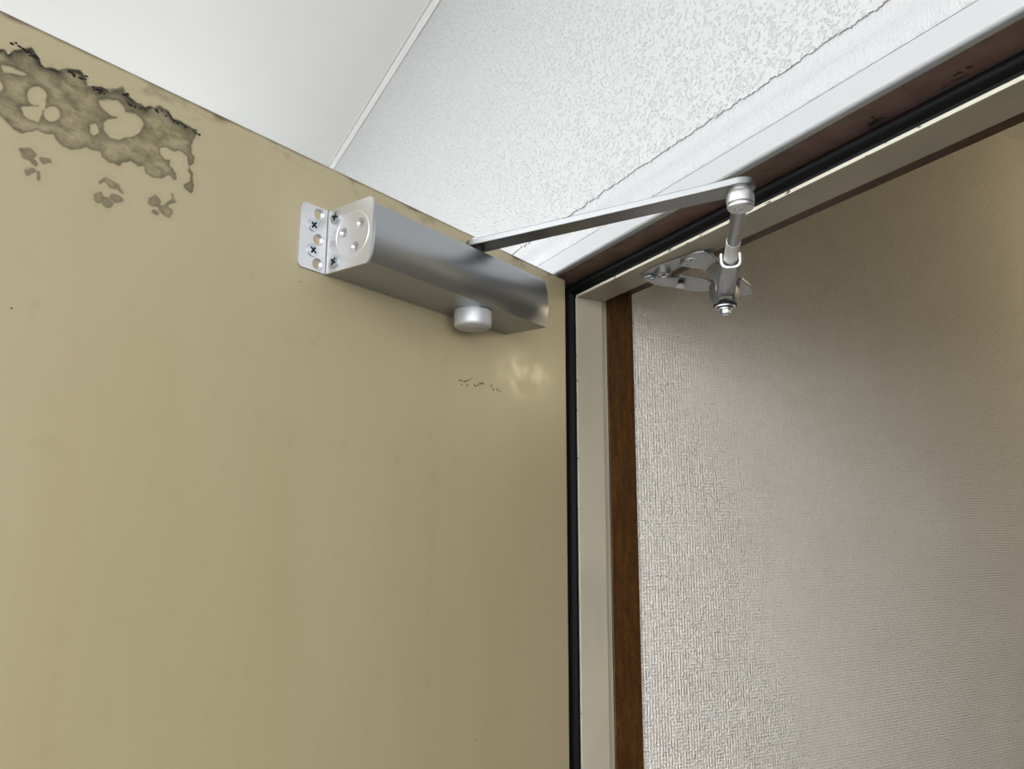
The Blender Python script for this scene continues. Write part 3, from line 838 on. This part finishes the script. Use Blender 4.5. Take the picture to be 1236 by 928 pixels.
bent('bracket_arm', [(0.1800, 0.0622, -0.0250), (0.1925, 0.0632, -0.0250), (0.2020, 0.0690, -0.0250), (0.2030, 0.0790, -0.0258), (0.1990, 0.0900, -0.0300), (0.1880, 0.1180, -0.0372),
                     (0.1720, 0.1560, -0.0378), (0.1540, 0.1640, -0.0378), (0.1480, 0.1480, -0.0378), (0.1570, 0.1270, -0.0372), (0.1600, 0.1110, -0.0318),
                     (0.1640, 0.0970, -0.0282), (0.1560, 0.0890, -0.0262), (0.1550, 0.0790, -0.0250), (0.1660, 0.0760, -0.0250), (0.1700, 0.0680, -0.0250)])
# gusset wall of the second arm and the tab past the pivot
bm = bmesh.new()
W = [(0.1990, 0.0885, -0.0300), (0.1850, 0.1190, -0.0378), (0.1620, 0.1290, -0.0378), (0.1660, 0.1010, -0.0300)]
W2 = [(0.1960, 0.0945, -0.0345), (0.1850, 0.1190, -0.0470), (0.1620, 0.1290, -0.0470), (0.1650, 0.1060, -0.0345)]
a = [bm.verts.new(V(*p)) for p in W]; b = [bm.verts.new(V(*p)) for p in W2]
for i in range(4): bm.faces.new((a[i], a[(i + 1) % 4], b[(i + 1) % 4], b[i]))
bm.faces.new(a); bm.faces.new(b[::-1])
obj('gusset', bm, 'silver', sb, bevel=0.0014)
bent('pivot_tab', [(0.1660, 0.1400, -0.0400), (0.1830, 0.1420, -0.0400), (0.1730, 0.1650, -0.0420), (0.1590, 0.1830, -0.0450), (0.1480, 0.1780, -0.0450), (0.1450, 0.1640, -0.0420)], 0.004)
# screws, cups and the set bolt of the bracket
bm = bmesh.new(); lathe(bm, [(0.0, 0.002), (0.0098, 0.002), (0.0100, -0.0018), (0.0086, -0.0034), (0.0076, -0.0034), (0.0070, -0.0014), (0.0, -0.0014)], V(0.1205, 0.0775, ZB - 0.0030), k=32); obj('screw_cup', bm, 'silver', sb)
put('screw', SCREW, V(0.1205, 0.0775, ZB - 0.0042), (0, 0, -1), sb, 0.4, 0.95)
put('screw', SCREW, V(0.1000, 0.0765, ZB - 0.0052), (0, 0, -1), sb, 0.1, 0.72)
put('screw', SCREW, V(0.1790, 0.0715, ZB - 0.0052), (0, 0, -1), sb, 0.2, 0.85)
bm = bmesh.new(); lathe(bm, [(0.0, 0.002), (0.0086, 0.002), (0.0088, -0.0016), (0.0078, -0.0028), (0.0066, -0.0028), (0.0, -0.0016)], V(0.1640, 0.0785, ZB - 0.0030), k=32); obj('screw_cup', bm, 'silver', sb)
put('screw', SCREW, V(0.1640, 0.0785, ZB - 0.0046), (0, 0, -1), sb, 0.9, 0.85)
bm = bmesh.new(); lathe(bm, [(0.0, 0.003), (0.0036, 0.003), (0.0036, -0.0042), (0.0, -0.0042)], V(0.1175, 0.1065, -0.0290), k=20); obj('set_bolt', bm, 'dark', sb)
bm = bmesh.new(); lathe(bm, [(0.0, -0.0040), (0.0064, -0.0040), (0.0068, -0.0050), (0.0060, -0.0066), (0.0030, -0.0074), (0.0, -0.0074)], V(0.1175, 0.1065, -0.0290), k=24); obj('set_bolt_head', bm, 'steel', sb)

# ------------------------------------------------------------------ hall pendant lamp (deeper in the hall, outside the view)
LX, LY, LZ = 0.335, 1.9, ZS + 0.245
lamp = empty('pendant_lamp', (LX, LY, HC)); tag(lamp, 'small warm globe pendant lamp hanging in the entrance hall', 'lamp')
bm = bmesh.new(); lathe(bm, [(0.0, 0.0), (0.045, 0.0), (0.045, -0.012), (0.03, -0.022), (0.004, -0.026), (0.004, LZ + 0.085 - HC), (0.0, LZ + 0.085 - HC)], Vector((LX, LY, HC)), k=32); obj('cord_and_rose', bm, 'white_paint', lamp)
bm = bmesh.new(); lathe(bm, [(0.0, 0.1), (0.026, 0.1), (0.030, 0.075), (0.0, 0.07)], Vector((LX, LY, LZ)), k=32); obj('lamp_holder', bm, 'white_paint', lamp)
n = NT('lamp_glow', 0.4, color=lin(250, 240, 220))
n.b.inputs['Emission Color'].default_value = (1.0, 0.87, 0.56, 1)
n.b.inputs['Emission Strength'].default_value = 6.8
M['glow'] = n.m
bm = bmesh.new(); lathe(bm, [(0.0, 0.085)] + [(0.085 * math.sin(math.pi * i / 18), 0.085 * math.cos(math.pi * i / 18)) for i in range(1, 18)] + [(0.0, -0.085)], Vector((LX, LY, LZ)), k=40); obj('globe', bm, 'glow', lamp)
